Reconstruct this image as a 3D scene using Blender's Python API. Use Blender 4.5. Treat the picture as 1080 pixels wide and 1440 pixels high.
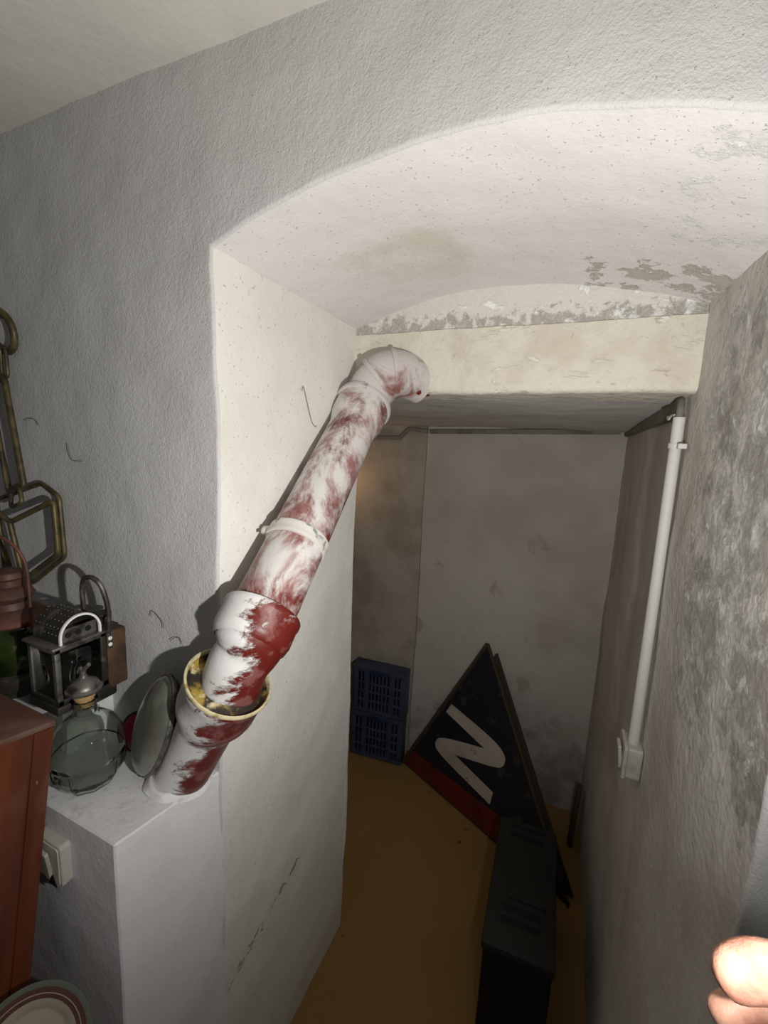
import bpy, bmesh, math, random
from mathutils import Vector, Matrix, noise
R = math.radians
random.seed(7)
scene = bpy.context.scene
for o in list(bpy.data.objects):
    bpy.data.objects.remove(o)
COL = scene.collection

# ------------------------------------------------------------------ camera
F_PX, YAW, PITCH, ROLL = 622.0, R(23.97), R(9.38), R(2.70)
CAM = Vector((0, 0, 1.82))
fwd = Vector((-math.sin(YAW)*math.cos(PITCH), math.cos(YAW)*math.cos(PITCH), -math.sin(PITCH)))
rgt = fwd.cross(Vector((0, 0, 1))).normalized()
upv = rgt.cross(fwd)
r2 = rgt*math.cos(ROLL) + upv*math.sin(ROLL)
u2 = upv*math.cos(ROLL) - rgt*math.sin(ROLL)
cd = bpy.data.cameras.new('camera')
cam = bpy.data.objects.new('camera', cd)
COL.objects.link(cam)
cam.matrix_world = Matrix(((r2.x, u2.x, -fwd.x, CAM.x), (r2.y, u2.y, -fwd.y, CAM.y),
                           (r2.z, u2.z, -fwd.z, CAM.z), (0, 0, 0, 1)))
cd.sensor_fit = 'VERTICAL'
cd.sensor_height = 24.0
cd.lens = F_PX/1440*24.0
cd.clip_start = 0.01
scene.camera = cam

# ------------------------------------------------------------------ light
w = bpy.data.worlds.new('world')
scene.world = w
w.use_nodes = True
w.node_tree.nodes['Background'].inputs[0].default_value = (0.95, 0.97, 1.0, 1)
w.node_tree.nodes['Background'].inputs[1].default_value = 0.07

TORCH = Vector((0.138, 0.165, 1.645))
TORCH_DIR = (Vector((-0.55, 0.92, 1.98)) - TORCH).normalized()
ld = bpy.data.lights.new('torch_light', 'SPOT')
ld.energy = 38
ld.color = (1.0, 0.975, 0.935)
ld.spot_size = R(174)
ld.spot_blend = 0.95
ld.shadow_soft_size = 0.011
lo = bpy.data.objects.new('torch_light', ld)
COL.objects.link(lo)
lo.location = TORCH
lo.rotation_euler = TORCH_DIR.to_track_quat('-Z', 'Y').to_euler()

vs = scene.view_settings
vs.view_transform = 'Standard'
vs.look = 'None'
vs.gamma = 1
vs.use_curve_mapping = False
vs.exposure = 0.0

# ------------------------------------------------------------------ materials
def mat(name, base, rough=0.8, metal=0.0, layers=(), bumps=(), trans=0.0, ior=1.45, coat=0.0, emit=None, spec=0.5, sss=0.0):
    """layers: dicts(color, scale, lo, hi, detail, stretch, masks, normal, dist, h) mixed in turn over the base colour"""
    m = bpy.data.materials.new(name)
    m.use_nodes = True
    nt = m.node_tree
    N, L = nt.nodes, nt.links
    b = N['Principled BSDF']
    b.inputs['Roughness'].default_value = rough
    b.inputs['Metallic'].default_value = metal
    b.inputs['Transmission Weight'].default_value = trans
    b.inputs['IOR'].default_value = ior
    b.inputs['Coat Weight'].default_value = coat
    b.inputs['Specular IOR Level'].default_value = spec
    if sss:
        b.inputs['Subsurface Weight'].default_value = sss
        b.inputs['Subsurface Radius'].default_value = (0.01, 0.004, 0.002)
    if emit:
        b.inputs['Emission Color'].default_value = (*emit[0], 1)
        b.inputs['Emission Strength'].default_value = emit[1]
    tc = N.new('ShaderNodeTexCoord')
    def noise_fac(scale, detail=4, stretch=None, dist=0.0, rough_=0.55, seed=0):
        mp = N.new('ShaderNodeMapping')
        L.new(tc.outputs['Object'], mp.inputs[0])
        mp.inputs['Location'].default_value = (seed*1.7, seed*0.9, seed*2.3)
        if stretch:
            mp.inputs['Scale'].default_value = stretch
        n = N.new('ShaderNodeTexNoise')
        n.inputs['Scale'].default_value = scale
        n.inputs['Detail'].default_value = detail
        n.inputs['Roughness'].default_value = rough_
        n.inputs['Distortion'].default_value = dist
        L.new(mp.outputs[0], n.inputs['Vector'])
        return n.outputs[0]
    def ramp(sock, lo, hi, a=0.0, bb=1.0):
        r = N.new('ShaderNodeMapRange')
        r.interpolation_type = 'SMOOTHSTEP'
        L.new(sock, r.inputs[0])
        for i, v in enumerate((lo, hi, a, bb)):
            r.inputs[i+1].default_value = v
        return r.outputs[0]
    def op(kind, a, c):
        q = N.new('ShaderNodeMath')
        q.operation = kind
        for i, v in enumerate((a, c)):
            if isinstance(v, (int, float)):
                q.inputs[i].default_value = v
            else:
                L.new(v, q.inputs[i])
        return q.outputs[0]
    sep = geo = None
    colour = None
    heights = []
    for k, l in enumerate(layers):
        f = noise_fac(l.get('scale', 10), l.get('detail', 4), l.get('stretch'), l.get('dist', 0), l.get('rough', .55), l.get('seed', k))
        if 'normal' in l:
            if geo is None:
                geo = N.new('ShaderNodeNewGeometry')
            d = N.new('ShaderNodeVectorMath')
            d.operation = 'DOT_PRODUCT'
            L.new(geo.outputs['Normal'], d.inputs[0])
            d.inputs[1].default_value = l['normal']
            f = op('ADD', f, op('MULTIPLY', d.outputs['Value'], l.get('namount', .25)))
        mk = None
        for (ax, a, b_, c, d_) in l.get('masks', ()):
            if sep is None:
                sep = N.new('ShaderNodeSeparateXYZ')
                L.new(tc.outputs['Object'], sep.inputs[0])
            s = sep.outputs[ax]
            q = op('MULTIPLY', ramp(s, a, b_), ramp(s, c, d_, 1.0, 0.0))
            mk = q if mk is None else op('MULTIPLY', mk, q)
        if 'line' in l:      # ragged streak along a line in the YZ plane: (y0, z0, y1, z1, half width)
            y0, z0, y1, z1, hw = l['line']
            if sep is None:
                sep = N.new('ShaderNodeSeparateXYZ')
                L.new(tc.outputs['Object'], sep.inputs[0])
            ln_ = math.hypot(y1-y0, z1-z0)
            nz_, ny_ = (y1-y0)/ln_, -(z1-z0)/ln_
            dd = op('ADD', op('MULTIPLY', op('SUBTRACT', sep.outputs[1], y0), ny_), op('MULTIPLY', op('SUBTRACT', sep.outputs[2], z0), nz_))
            dd = ramp(op('ABSOLUTE', dd, 0), 0, hw, 1.0, 0.0)
            mk = dd if mk is None else op('MULTIPLY', mk, dd)
        if mk is not None:
            # the mask shifts the noise threshold, so patches keep ragged edges
            f = op('ADD', f, op('SUBTRACT', op('MULTIPLY', mk, l.get('mamount', .5)), l.get('mamount', .5)))
        f = ramp(f, l['lo'], l['hi'])
        if l.get('h'):
            heights.append((f, l['h']))
        f = op('MULTIPLY', f, l.get('amount', 1.0))
        if 'color' in l:
            mx = N.new('ShaderNodeMix')
            mx.data_type = 'RGBA'
            L.new(f, mx.inputs[0])
            if colour is None:
                mx.inputs[6].default_value = (*base, 1)
            else:
                L.new(colour, mx.inputs[6])
            mx.inputs[7].default_value = (*l['color'], 1)
            colour = mx.outputs[2]
    if colour is None:
        b.inputs['Base Color'].default_value = (*base, 1)
    else:
        L.new(colour, b.inputs['Base Color'])
    tot = None
    for (sc, st) in bumps:
        h = op('MULTIPLY', noise_fac(sc, 3, seed=int(sc) % 7), st)
        tot = h if tot is None else op('ADD', tot, h)
    for f, h in heights:
        h = op('MULTIPLY', f, h)
        tot = h if tot is None else op('ADD', tot, h)
    if tot is not None:
        bp = N.new('ShaderNodeBump')
        bp.inputs['Strength'].default_value = 1.0
        bp.inputs['Distance'].default_value = 1.0
        L.new(tot, bp.inputs['Height'])
        L.new(bp.outputs[0], b.inputs['Normal'])
    return m

def pits(amount=.55, s=210, lo=.24, hi=.30, seed=4):
    # small dark pin-holes in the lime plaster
    return dict(scale=s, detail=2, lo=hi, hi=lo, color=(.36, .35, .33), amount=amount, h=-.0006, seed=seed)

WHITE = (.59, .585, .575)
M = {}
M['wall'] = mat('lime_plaster', WHITE, .95, spec=.15, layers=[
    dict(color=(.53, .52, .505), scale=3, lo=.4, hi=.7, amount=.6),
    dict(color=(.40, .39, .37), scale=60, lo=.74, hi=.80, detail=2, amount=.5),
    pits(.6)], bumps=[(7, .005), (110, .0013), (260, .0013), (600, .0005)])
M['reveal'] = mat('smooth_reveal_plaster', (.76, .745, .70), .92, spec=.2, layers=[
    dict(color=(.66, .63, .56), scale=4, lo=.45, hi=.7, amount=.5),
    dict(color=(.34, .31, .28), scale=45, lo=.50, hi=.62, detail=9, amount=.7, h=-.004,
         masks=[(1, .62, .70, .98, 1.06)], line=(.686, .490, 1.01, .590, .030), mamount=.34),
    dict(color=(.82, .80, .76), scale=60, lo=.52, hi=.62, detail=9, amount=.8, h=.005, seed=11,
         masks=[(1, .62, .67, .80, .92)], line=(.686, .480, 1.01, .580, .030), mamount=.4),
    pits(.6, 150, .27, .33)], bumps=[(10, .004), (160, .0006)])
M['vault'] = mat('vault_plaster', (.72, .70, .68), .94, spec=.15, layers=[
    dict(color=(.56, .50, .38), scale=5, lo=.40, hi=.62, detail=9, amount=.45, masks=[(0, -.62, -.48, -.33, -.18), (1, .78, .92, 1.08, 1.2)], mamount=.35),
    dict(color=(.40, .36, .30), scale=13, lo=.50, hi=.56, detail=12, dist=.15, rough=.7, amount=.7, masks=[(0, -.2, 0, .3, .4), (1, 1.0, 1.08, 1.3, 1.4)], mamount=.3, h=-.0012),
    dict(color=(.82, .82, .81), scale=15, lo=.52, hi=.64, detail=12, dist=.1, rough=.72, amount=.8, masks=[(0, -.02, .1, .3, .4), (1, .6, .7, .95, 1.02)], mamount=.3, h=.0008),
    pits(.6, 150, .27, .33)], bumps=[(12, .004), (150, .0006), (320, .0003)])
M['tympanum'] = mat('crumbling_plaster', (.68, .66, .61), .95, spec=.1, layers=[
    dict(color=(.34, .31, .26), scale=38, lo=.42, hi=.60, detail=10, dist=.3, rough=.7, amount=.6, h=-.002, masks=[(2, 2.02, 2.09, 2.125, 2.19)], mamount=.22),
    dict(color=(.86, .85, .82), scale=25, lo=.58, hi=.66, detail=8, h=.0015)], bumps=[(26, .004), (110, .0025), (260, .001)])
M['lintel'] = mat('cream_lintel_plaster', (.69, .655, .565), .9, spec=.2, layers=[
    dict(color=(.57, .52, .43), scale=9, lo=.42, hi=.66, detail=7, amount=.7),
    dict(color=(.80, .77, .70), scale=16, lo=.56, hi=.64, detail=10, dist=1.2, stretch=(.5, 1, 1.4), amount=.7, h=.0015, seed=21),
    dict(color=(.30, .26, .20), scale=30, lo=.62, hi=.69, detail=8, amount=.7, masks=[(2, 2.08, 2.115, 2.15, 2.2)], mamount=.3),
    dict(color=(.38, .33, .26), scale=18, lo=.64, hi=.68, detail=9, dist=2.0, amount=.5)],
    bumps=[(9, .010), (34, .005), (90, .0015), (240, .0006)])
M['damp'] = mat('damp_peeling_plaster', (.62, .60, .565), .93, spec=.15, layers=[
    dict(color=(.46, .41, .34), scale=4, lo=.45, hi=.65, stretch=(1, 1, .5), amount=.6),
    dict(color=(.30, .28, .25), scale=13, lo=.46, hi=.62, detail=12, dist=.15, rough=.72, amount=.8, h=-.002,
         masks=[(2, 1.15, 1.4, 2.0, 2.2), (1, .5, .6, 1.02, 1.16)], mamount=.24),
    dict(color=(.80, .79, .77), scale=19, lo=.50, hi=.62, detail=12, dist=.15, rough=.72, amount=.9, h=.002,
         masks=[(2, 1.2, 1.38, 2.1, 2.2), (1, .5, .6, 1.05, 1.2)], mamount=.14),
    pits(.5)], bumps=[(10, .008), (80, .002), (220, .0008)])
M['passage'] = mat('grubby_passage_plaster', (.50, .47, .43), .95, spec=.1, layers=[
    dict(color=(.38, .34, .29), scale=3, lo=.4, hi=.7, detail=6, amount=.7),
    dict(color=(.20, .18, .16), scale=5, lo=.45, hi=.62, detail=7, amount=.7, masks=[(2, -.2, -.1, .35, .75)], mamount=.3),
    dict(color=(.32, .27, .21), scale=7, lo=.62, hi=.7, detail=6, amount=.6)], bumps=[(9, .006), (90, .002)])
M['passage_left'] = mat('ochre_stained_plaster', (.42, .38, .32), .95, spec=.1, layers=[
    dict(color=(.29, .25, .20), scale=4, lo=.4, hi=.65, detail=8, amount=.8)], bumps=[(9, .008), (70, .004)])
M['soffit'] = mat('passage_soffit_plaster', (.62, .60, .575), .95, spec=.1, layers=[
    dict(color=(.44, .41, .37), scale=5, lo=.45, hi=.7, detail=6, stretch=(.5, 2, 1), amount=.6)], bumps=[(12, .005), (90, .0015)])
M['ceiling'] = mat('cream_ceiling_paint', (.66, .64, .57), .95, spec=.1, layers=[
    dict(color=(.58, .56, .50), scale=2, lo=.4, hi=.7)], bumps=[(9, .004), (90, .0008)])
M['pier'] = mat('white_painted_pier', (.74, .74, .75), .9, spec=.2, layers=[
    dict(color=(.62, .61, .60), scale=5, lo=.5, hi=.75, amount=.6),
    dict(color=(.42, .38, .32), scale=30, lo=.50, hi=.70, detail=12, rough=.72, amount=.55, masks=[(2, 1.080, 1.085, 1.2, 1.3)], mamount=.2),
    ], bumps=[(10, .004), (120, .0009)])
M['floor'] = mat('ochre_concrete_floor', (.33, .195, .066), .8, spec=.3, layers=[
    dict(color=(.30, .18, .065), scale=3, lo=.4, hi=.7, detail=6, amount=.7),
    dict(color=(.07, .05, .03), scale=6, lo=.70, hi=.72, detail=2, amount=.8)], bumps=[(20, .002), (150, .0006)])
PN = (-.75, .2, .62)
M['pipe'] = mat('whitewashed_red_pipe', (.145, .022, .016), .45, spec=.5, layers=[
    dict(color=(.38, .20, .19), scale=14, lo=.38, hi=.55, detail=9, rough=.65, amount=.75, stretch=(1, .6, .6)),
    dict(color=(.66, .635, .61), scale=10, lo=.42, hi=.585, detail=12, dist=.5, rough=.70, stretch=(1.1, .7, .6), normal=PN, namount=.06, h=.0006)],
    bumps=[(60, .0006)])
M['pipe_low'] = mat('half_whitewashed_red_pipe', (.125, .013, .009), .42, spec=.5, layers=[
    dict(color=(.34, .17, .16), scale=30, lo=.5, hi=.62, detail=9, amount=.4),
    dict(color=(.72, .71, .70), scale=15, lo=.40, hi=.51, detail=12, dist=.4, rough=.72, stretch=(.8, .8, 1.5), normal=(-.80, -.25, .45), namount=.26, h=.0008)],
    bumps=[(60, .0006)])
M['pipe_top'] = mat('thickly_whitewashed_pipe', (.24, .10, .085), .7, spec=.3, layers=[
    dict(color=(.56, .52, .50), scale=12, lo=.30, hi=.48, detail=9, dist=.8, rough=.65, h=.001, normal=(-.3, -.3, .8), namount=.12),
    dict(color=(.24, .19, .16), scale=24, lo=.56, hi=.66, detail=10, rough=.7, amount=.7, seed=15)], bumps=[(50, .0015)])
M['red_pvc'] = mat('bare_red_pipe', (.17, .02, .012), .45)
M['yellow_ring'] = mat('yellowed_seal_ring', (.36, .25, .05), .45, layers=[
    dict(color=(.03, .022, .016), scale=15, lo=.46, hi=.56, detail=6),
    dict(color=(.58, .50, .30), scale=26, lo=.58, hi=.66, detail=6, seed=9)], bumps=[(60, .002)])
M['pale_ring'] = mat('pale_yellow_rim', (.60, .53, .33), .5, layers=[
    dict(color=(.34, .26, .10), scale=40, lo=.50, hi=.62, detail=6)], bumps=[(80, .001)])
M['clamp'] = mat('painted_clamp', (.66, .63, .58), .7, layers=[dict(color=(.25, .27, .26), scale=25, lo=.58, hi=.66, detail=5)], bumps=[(70, .001)])
M['brass'] = mat('tarnished_brass', (.145, .115, .050), .5, .45, layers=[
    dict(color=(.075, .060, .036), scale=22, lo=.42, hi=.6, detail=6)], bumps=[(60, .0006)])
M['dark_metal'] = mat('dark_tinplate', (.055, .050, .043), .5, .6, layers=[
    dict(color=(.17, .15, .13), scale=30, lo=.52, hi=.7, detail=6)], bumps=[(80, .0005)])
M['grey_metal'] = mat('worn_grey_metal', (.20, .19, .175), .45, .7, layers=[
    dict(color=(.07, .06, .05), scale=30, lo=.45, hi=.62, detail=6)], bumps=[(80, .0004)])
M['white_edge'] = mat('worn_bright_edge', (.78, .77, .74), .5)
M['copper_box'] = mat('brown_oxidised_copper', (.115, .065, .036), .55, .3, layers=[
    dict(color=(.05, .032, .022), scale=18, lo=.4, hi=.65, detail=7)], bumps=[(50, .0006)])
M['rusty_red'] = mat('faded_red_enamel', (.17, .065, .045), .55, .2, layers=[
    dict(color=(.085, .045, .035), scale=14, lo=.4, hi=.62, detail=6)], bumps=[(40, .001)])
M['green_glass'] = mat('dark_green_glass', (.030, .048, .008), .12, spec=.6, layers=[
    dict(color=(.008, .014, .005), scale=5, lo=.42, hi=.6)])
M['glass'] = mat('greenish_clear_glass', (.90, .95, .90), .02, trans=1.0, ior=1.45)
M['dusty_glass'] = mat('dusty_lens_glass', (.17, .175, .145), .28, spec=.6, coat=.5, layers=[
    dict(color=(.095, .10, .08), scale=16, lo=.4, hi=.65, detail=7, stretch=(1, 1, .5))])
M['red_backing'] = mat('crimson_lens_backing', (.26, .012, .03), .35)
M['cork'] = mat('cork', (.42, .27, .12), .9, layers=[dict(color=(.2, .11, .045), scale=70, lo=.52, hi=.62, detail=4)], bumps=[(90, .001)])
M['mahogany'] = mat('varnished_red_wood', (.17, .042, .014), .32, coat=.3, layers=[
    dict(color=(.085, .022, .010), scale=7, lo=.4, hi=.65, detail=8, stretch=(1.5, 1.5, .15)),
    dict(color=(.40, .33, .24), scale=30, lo=.73, hi=.76, detail=5, stretch=(1, 1, .4))], bumps=[(25, .0006)])
M['mahogany_top'] = mat('dusty_red_wood_top', (.105, .048, .032), .6, layers=[
    dict(color=(.16, .10, .075), scale=10, lo=.45, hi=.7, detail=8),
    dict(color=(.38, .30, .22), scale=40, lo=.70, hi=.75, detail=5)], bumps=[(30, .0008)])
M['dark_wood'] = mat('dark_old_wood', (.05, .028, .016), .7, layers=[dict(color=(.022, .014, .009), scale=9, lo=.4, hi=.65, stretch=(.2, 1.5, 1.5))], bumps=[(40, .001)])
M['switch'] = mat('grimy_ivory_plastic', (.50, .475, .42), .5, layers=[dict(color=(.34, .31, .26), scale=10, lo=.5, hi=.7, detail=5)])
M['plate_cream'] = mat('cream_glazed_ceramic', (.50, .43, .32), .25, coat=.4, layers=[dict(color=(.42, .35, .25), scale=8, lo=.45, hi=.7)])
M['plate_brown'] = mat('brown_plate_band', (.13, .055, .04), .3, coat=.4)
M['plate_teal'] = mat('grey_green_plate_rim', (.15, .16, .13), .35, coat=.3)
M['conduit'] = mat('grey_white_conduit', (.60, .59, .57), .6, layers=[dict(color=(.45, .42, .38), scale=12, lo=.5, hi=.7, detail=6, stretch=(1, 1, .3))], bumps=[(50, .0006)])
M['trunking'] = mat('dusty_grey_trunking', (.20, .185, .155), .7, layers=[dict(color=(.13, .115, .095), scale=14, lo=.45, hi=.65, detail=5)], bumps=[(40, .0006)])
M['crate'] = mat('blue_plastic', (.048, .064, .108), .5, layers=[dict(color=(.03, .04, .068), scale=9, lo=.4, hi=.7)])
M['crate_dark'] = mat('dark_blue_plastic', (.012, .025, .085), .5)
M['sign_face'] = mat('black_sign_enamel', (.014, .015, .022), .5, layers=[
    dict(color=(.045, .04, .035), scale=11, lo=.6, hi=.66, detail=7),
    dict(color=(.11, .045, .02), scale=16, lo=.70, hi=.74, detail=6)], bumps=[(50, .0006)])
M['sign_white'] = mat('worn_white_sign_paint', (.52, .47, .40), .6, layers=[
    dict(color=(.16, .06, .035), scale=19, lo=.68, hi=.71, detail=3),
    dict(color=(.42, .38, .32), scale=7, lo=.4, hi=.7, detail=5)])
M['sign_red'] = mat('dull_red_sign_paint', (.15, .018, .012), .5, layers=[dict(color=(.07, .012, .010), scale=8, lo=.4, hi=.7, detail=6)])
M['sign_wood'] = mat('old_sign_edge_wood', (.055, .038, .024), .8, bumps=[(40, .001)])
M['case'] = mat('charcoal_plastic', (.016, .016, .015), .6, bumps=[(40, .0006)])
M['case_dark'] = mat('black_plastic', (.003, .003, .004), .6)
M['plank'] = mat('brown_plank', (.10, .06, .032), .8, layers=[dict(color=(.07, .038, .02), scale=8, lo=.4, hi=.65, stretch=(2, 2, .2), detail=6)], bumps=[(30, .001)])
M['skin'] = mat('skin', (.70, .38, .27), .5, sss=.25, layers=[dict(color=(.60, .27, .19), scale=45, lo=.45, hi=.65, detail=5)], bumps=[(220, .0006)])
M['nail'] = mat('finger_nail', (.72, .46, .38), .3)
M['torch_body'] = mat('dark_red_torch_body', (.12, .012, .018), .4, .3)
M['torch_lens'] = mat('lit_torch_lens', (1, 1, 1), .3, emit=((1, .96, .88), 12))
M['sleeve'] = mat('dark_sleeve', (.05, .05, .06), .9, bumps=[(200, .001)])
M['web'] = mat('dusty_cobweb', (.13, .12, .11), .9)
M['bulb'] = mat('lit_bulb_glass', (1, .7, .4), .3, emit=((1, .60, .30), 22))

# ------------------------------------------------------------------ mesh helpers
def link(name, me, material, parent=None, smooth=False, loc=None):
    o = bpy.data.objects.new(name, me)
    COL.objects.link(o)
    if material is not None:
        me.materials.clear()
        me.materials.append(material)
    if smooth:
        for p in me.polygons:
            p.use_smooth = True
    if parent is not None:
        o.parent = parent
    if loc is not None:
        o.location = loc
    return o

def pyd(name, v, f, material, parent=None, smooth=False):
    me = bpy.data.meshes.new(name)
    me.from_pydata([tuple(p) for p in v], [], f)
    me.update()
    return link(name, me, material, parent, smooth)

def from_bm(name, bm, material, parent=None, smooth=False, angle=None):
    bmesh.ops.recalc_face_normals(bm, faces=bm.faces)
    me = bpy.data.meshes.new(name)
    if angle is not None:
        for e in bm.edges:
            if len(e.link_faces) == 2 and e.calc_face_angle(0) > R(angle):
                e.smooth = False
        smooth = True
    bm.to_mesh(me)
    bm.free()
    return link(name, me, material, parent, smooth)

def thing(name, label, cat, loc=(0, 0, 0), rot=(0, 0, 0), group=None):
    o = bpy.data.objects.new(name, None)
    COL.objects.link(o)
    o.empty_display_size = .05
    o.location = loc
    o.rotation_euler = rot
    o['label'] = label
    o['category'] = cat
    if group:
        o['group'] = group
    return o

def tag(o, label, cat, group=None):
    o['label'] = label
    o['category'] = cat
    if group:
        o['group'] = group
    return o

def struct(o, label=None):
    o['kind'] = 'structure'
    if label:
        o['label'] = label
    return o

def bm_box(bm, lo, hi, bevel=0.0, mtx=None, seg=2):
    t = bmesh.new()
    bmesh.ops.create_cube(t, size=1)
    lo, hi = Vector(lo), Vector(hi)
    c, s = (lo+hi)/2, hi-lo
    for v in t.verts:
        v.co = Vector((v.co.x*s.x, v.co.y*s.y, v.co.z*s.z)) + c
    if bevel:
        bmesh.ops.bevel(t, geom=list(t.edges), offset=bevel, segments=seg, affect='EDGES', profile=.5)
    if mtx is not None:
        t.transform(mtx)
    me = bpy.data.meshes.new('tmp')
    t.to_mesh(me)
    t.free()
    bm.from_mesh(me)
    bpy.data.meshes.remove(me)

def box(name, lo, hi, material, parent=None, bevel=0.002, mtx=None):
    bm = bmesh.new()
    bm_box(bm, lo, hi, bevel, mtx)
    return from_bm(name, bm, material, parent, angle=35)

def frame_of(d):
    d = d.normalized()
    a = Vector((0, 0, 1)) if abs(d.z) < .9 else Vector((1, 0, 0))
    x = a.cross(d).normalized()
    return x, d.cross(x)

def bm_tube(bm, pts, rad, seg=12, closed=False, caps=True):
    """tube along a polyline with parallel-transported rings; rad is a number or one per point"""
    pts = [Vector(p) for p in pts]
    n = len(pts)
    rs = rad if isinstance(rad, (list, tuple)) else [rad]*n
    tang = []
    for i in range(n):
        if closed:
            t = (pts[(i+1) % n]-pts[i]).normalized() + (pts[i]-pts[i-1]).normalized()
        else:
            t = Vector()
            if i < n-1: t += (pts[i+1]-pts[i]).normalized()
            if i > 0: t += (pts[i]-pts[i-1]).normalized()
        tang.append(t.normalized())
    x, y = frame_of(tang[0])
    rings = []
    for i in range(n):
        if i:
            q = tang[i-1].rotation_difference(tang[i])
            x = q @ x
            x = (x - tang[i]*x.dot(tang[i])).normalized()
            y = tang[i].cross(x)
        k = 1.0
        rings.append([bm.verts.new(pts[i] + (x*math.cos(2*math.pi*j/seg) + y*math.sin(2*math.pi*j/seg))*rs[i]*k) for j in range(seg)])
    m = n if closed else n-1
    for i in range(m):
        a, b = rings[i], rings[(i+1) % n]
        off = 0
        if closed and i == n-1:
            off = min(range(seg), key=lambda o: (a[0].co-b[o].co).length)
        for j in range(seg):
            bm.faces.new((a[j], a[(j+1) % seg], b[(j+1+off) % seg], b[(j+off) % seg]))
    if caps and not closed:
        bm.faces.new(rings[0][::-1])
        bm.faces.new(rings[-1])

def tube(name, pts, rad, material, parent=None, seg=12, closed=False, angle=50):
    bm = bmesh.new()
    bm_tube(bm, pts, rad, seg, closed)
    return from_bm(name, bm, material, parent, angle=angle)

def bm_lathe(bm, prof, seg=32, mtx=None, phase=0.0):
    """prof: (radius, height) pairs about the local Z axis"""
    rings = []
    for r, z in prof:
        if r < 1e-6:
            v = Vector((0, 0, z))
            rings.append([bm.verts.new(mtx @ v if mtx else v)])
        else:
            ring = []
            for j in range(seg):
                a = 2*math.pi*j/seg + phase
                v = Vector((r*math.cos(a), r*math.sin(a), z))
                ring.append(bm.verts.new(mtx @ v if mtx else v))
            rings.append(ring)
    for a, b in zip(rings, rings[1:]):
        for j in range(seg):
            k = (j+1) % seg
            if len(a) == 1 and len(b) == 1:
                continue
            if len(a) == 1:
                bm.faces.new((a[0], b[k], b[j]))
            elif len(b) == 1:
                bm.faces.new((a[j], a[k], b[0]))
            else:
                bm.faces.new((a[j], a[k], b[k], b[j]))

def lathe(name, prof, material, parent=None, seg=32, mtx=None, angle=40, phase=0.0, flat=False):
    bm = bmesh.new()
    bm_lathe(bm, prof, seg, mtx, phase)
    bmesh.ops.remove_doubles(bm, verts=bm.verts, dist=1e-6)
    return from_bm(name, bm, material, parent, angle=None if flat else angle)

def axis_mtx(origin, direction, roll_to=None):
    d = Vector(direction).normalized()
    if roll_to is None:
        x, y = frame_of(d)
    else:
        x = (Vector(roll_to) - d*Vector(roll_to).dot(d)).normalized()
        y = d.cross(x)
    o = Vector(origin)
    return Matrix(((x.x, y.x, d.x, o.x), (x.y, y.y, d.y, o.y), (x.z, y.z, d.z, o.z), (0, 0, 0, 1)))

def prism(name, poly, depth, material, parent=None, mtx=None, bevel=0.0):
    """extrude a 2-D polygon (local XY) from z=0 to z=depth"""
    bm = bmesh.new()
    vs_ = [bm.verts.new((x, y, 0)) for x, y in poly]
    f = bm.faces.new(vs_)
    r = bmesh.ops.extrude_face_region(bm, geom=[f])
    for v in r['geom']:
        if isinstance(v, bmesh.types.BMVert):
            v.co.z += depth
    if bevel:
        bmesh.ops.bevel(bm, geom=list(bm.edges), offset=bevel, segments=1, affect='EDGES')
    if mtx is not None:
        bm.transform(mtx)
    return from_bm(name, bm, material, parent)

# ------------------------------------------------------------------ uneven masonry
def wob(p):
    """one displacement field for all plaster, so that neighbouring surfaces stay joined"""
    p = Vector(p)
    d = noise.noise_vector(p*3.1)*.0065 + noise.noise_vector(p*11.0+Vector((7, 3, 1)))*.0022 + noise.noise_vector(p*46.0)*.0009
    return p + d

def grid(name, fn, nu, nv, material, kindlabel=None, wobble=True):
    v, f = [], []
    for i in range(nu+1):
        for j in range(nv+1):
            p = fn(i/nu, j/nv)
            v.append(wob(p) if wobble else Vector(p))
    for i in range(nu):
        for j in range(nv):
            a = i*(nv+1)+j
            f.append((a, a+1, a+nv+2, a+nv+1))
    return struct(pyd(name, v, f, material, smooth=True), kindlabel)

FY, BY = 0.65, 1.20          # face of the wall, face of the lintel
XL = -0.65
def XR(y):
    return .25 + (.208-.25)*(y-FY)/(BY-FY)
def arch(x, y):              # segmental vault of the niche
    t = (y-FY)/(BY-FY)
    c, hw = -.20 + t*(-.021), .45 - t*.021
    return (2.237 - .022*t) - (.090-.012*t)*((x-c)/hw)**2
CEIL = 2.452
ER = .006                    # rounding of the arrises
def offset_path(e, y=FY):
    """niche outline in XZ pushed outward by e, as a list of (x, z)"""
    out = []
    zsp = arch(XL, y)
    sl = math.atan((arch(XL+.01, y)-arch(XL, y))/.01)
    ztop = zsp + e*(1-math.sin(sl))/math.cos(sl)
    for k in range(110):
        out.append((XL-e, ztop*k/110))
    na = 90
    for k in range(na+1):
        x = XL + (XR(y)-XL)*k/na
        s = math.atan((arch(x+.005, y)-arch(x-.005, y))/.01)
        if k == 0: out.append((XL-e, ztop)); continue
        if k == na: out.append((XR(y)+e, ztop)); continue
        px = x - e*math.sin(s)
        out.append((min(max(px, XL-e*.999), XR(y)+e*.999), arch(x, y)+e*math.cos(s)))
    for k in range(110):
        out.append((XR(y)+e, ztop*(1-(k+1)/110)))
    return out
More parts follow.
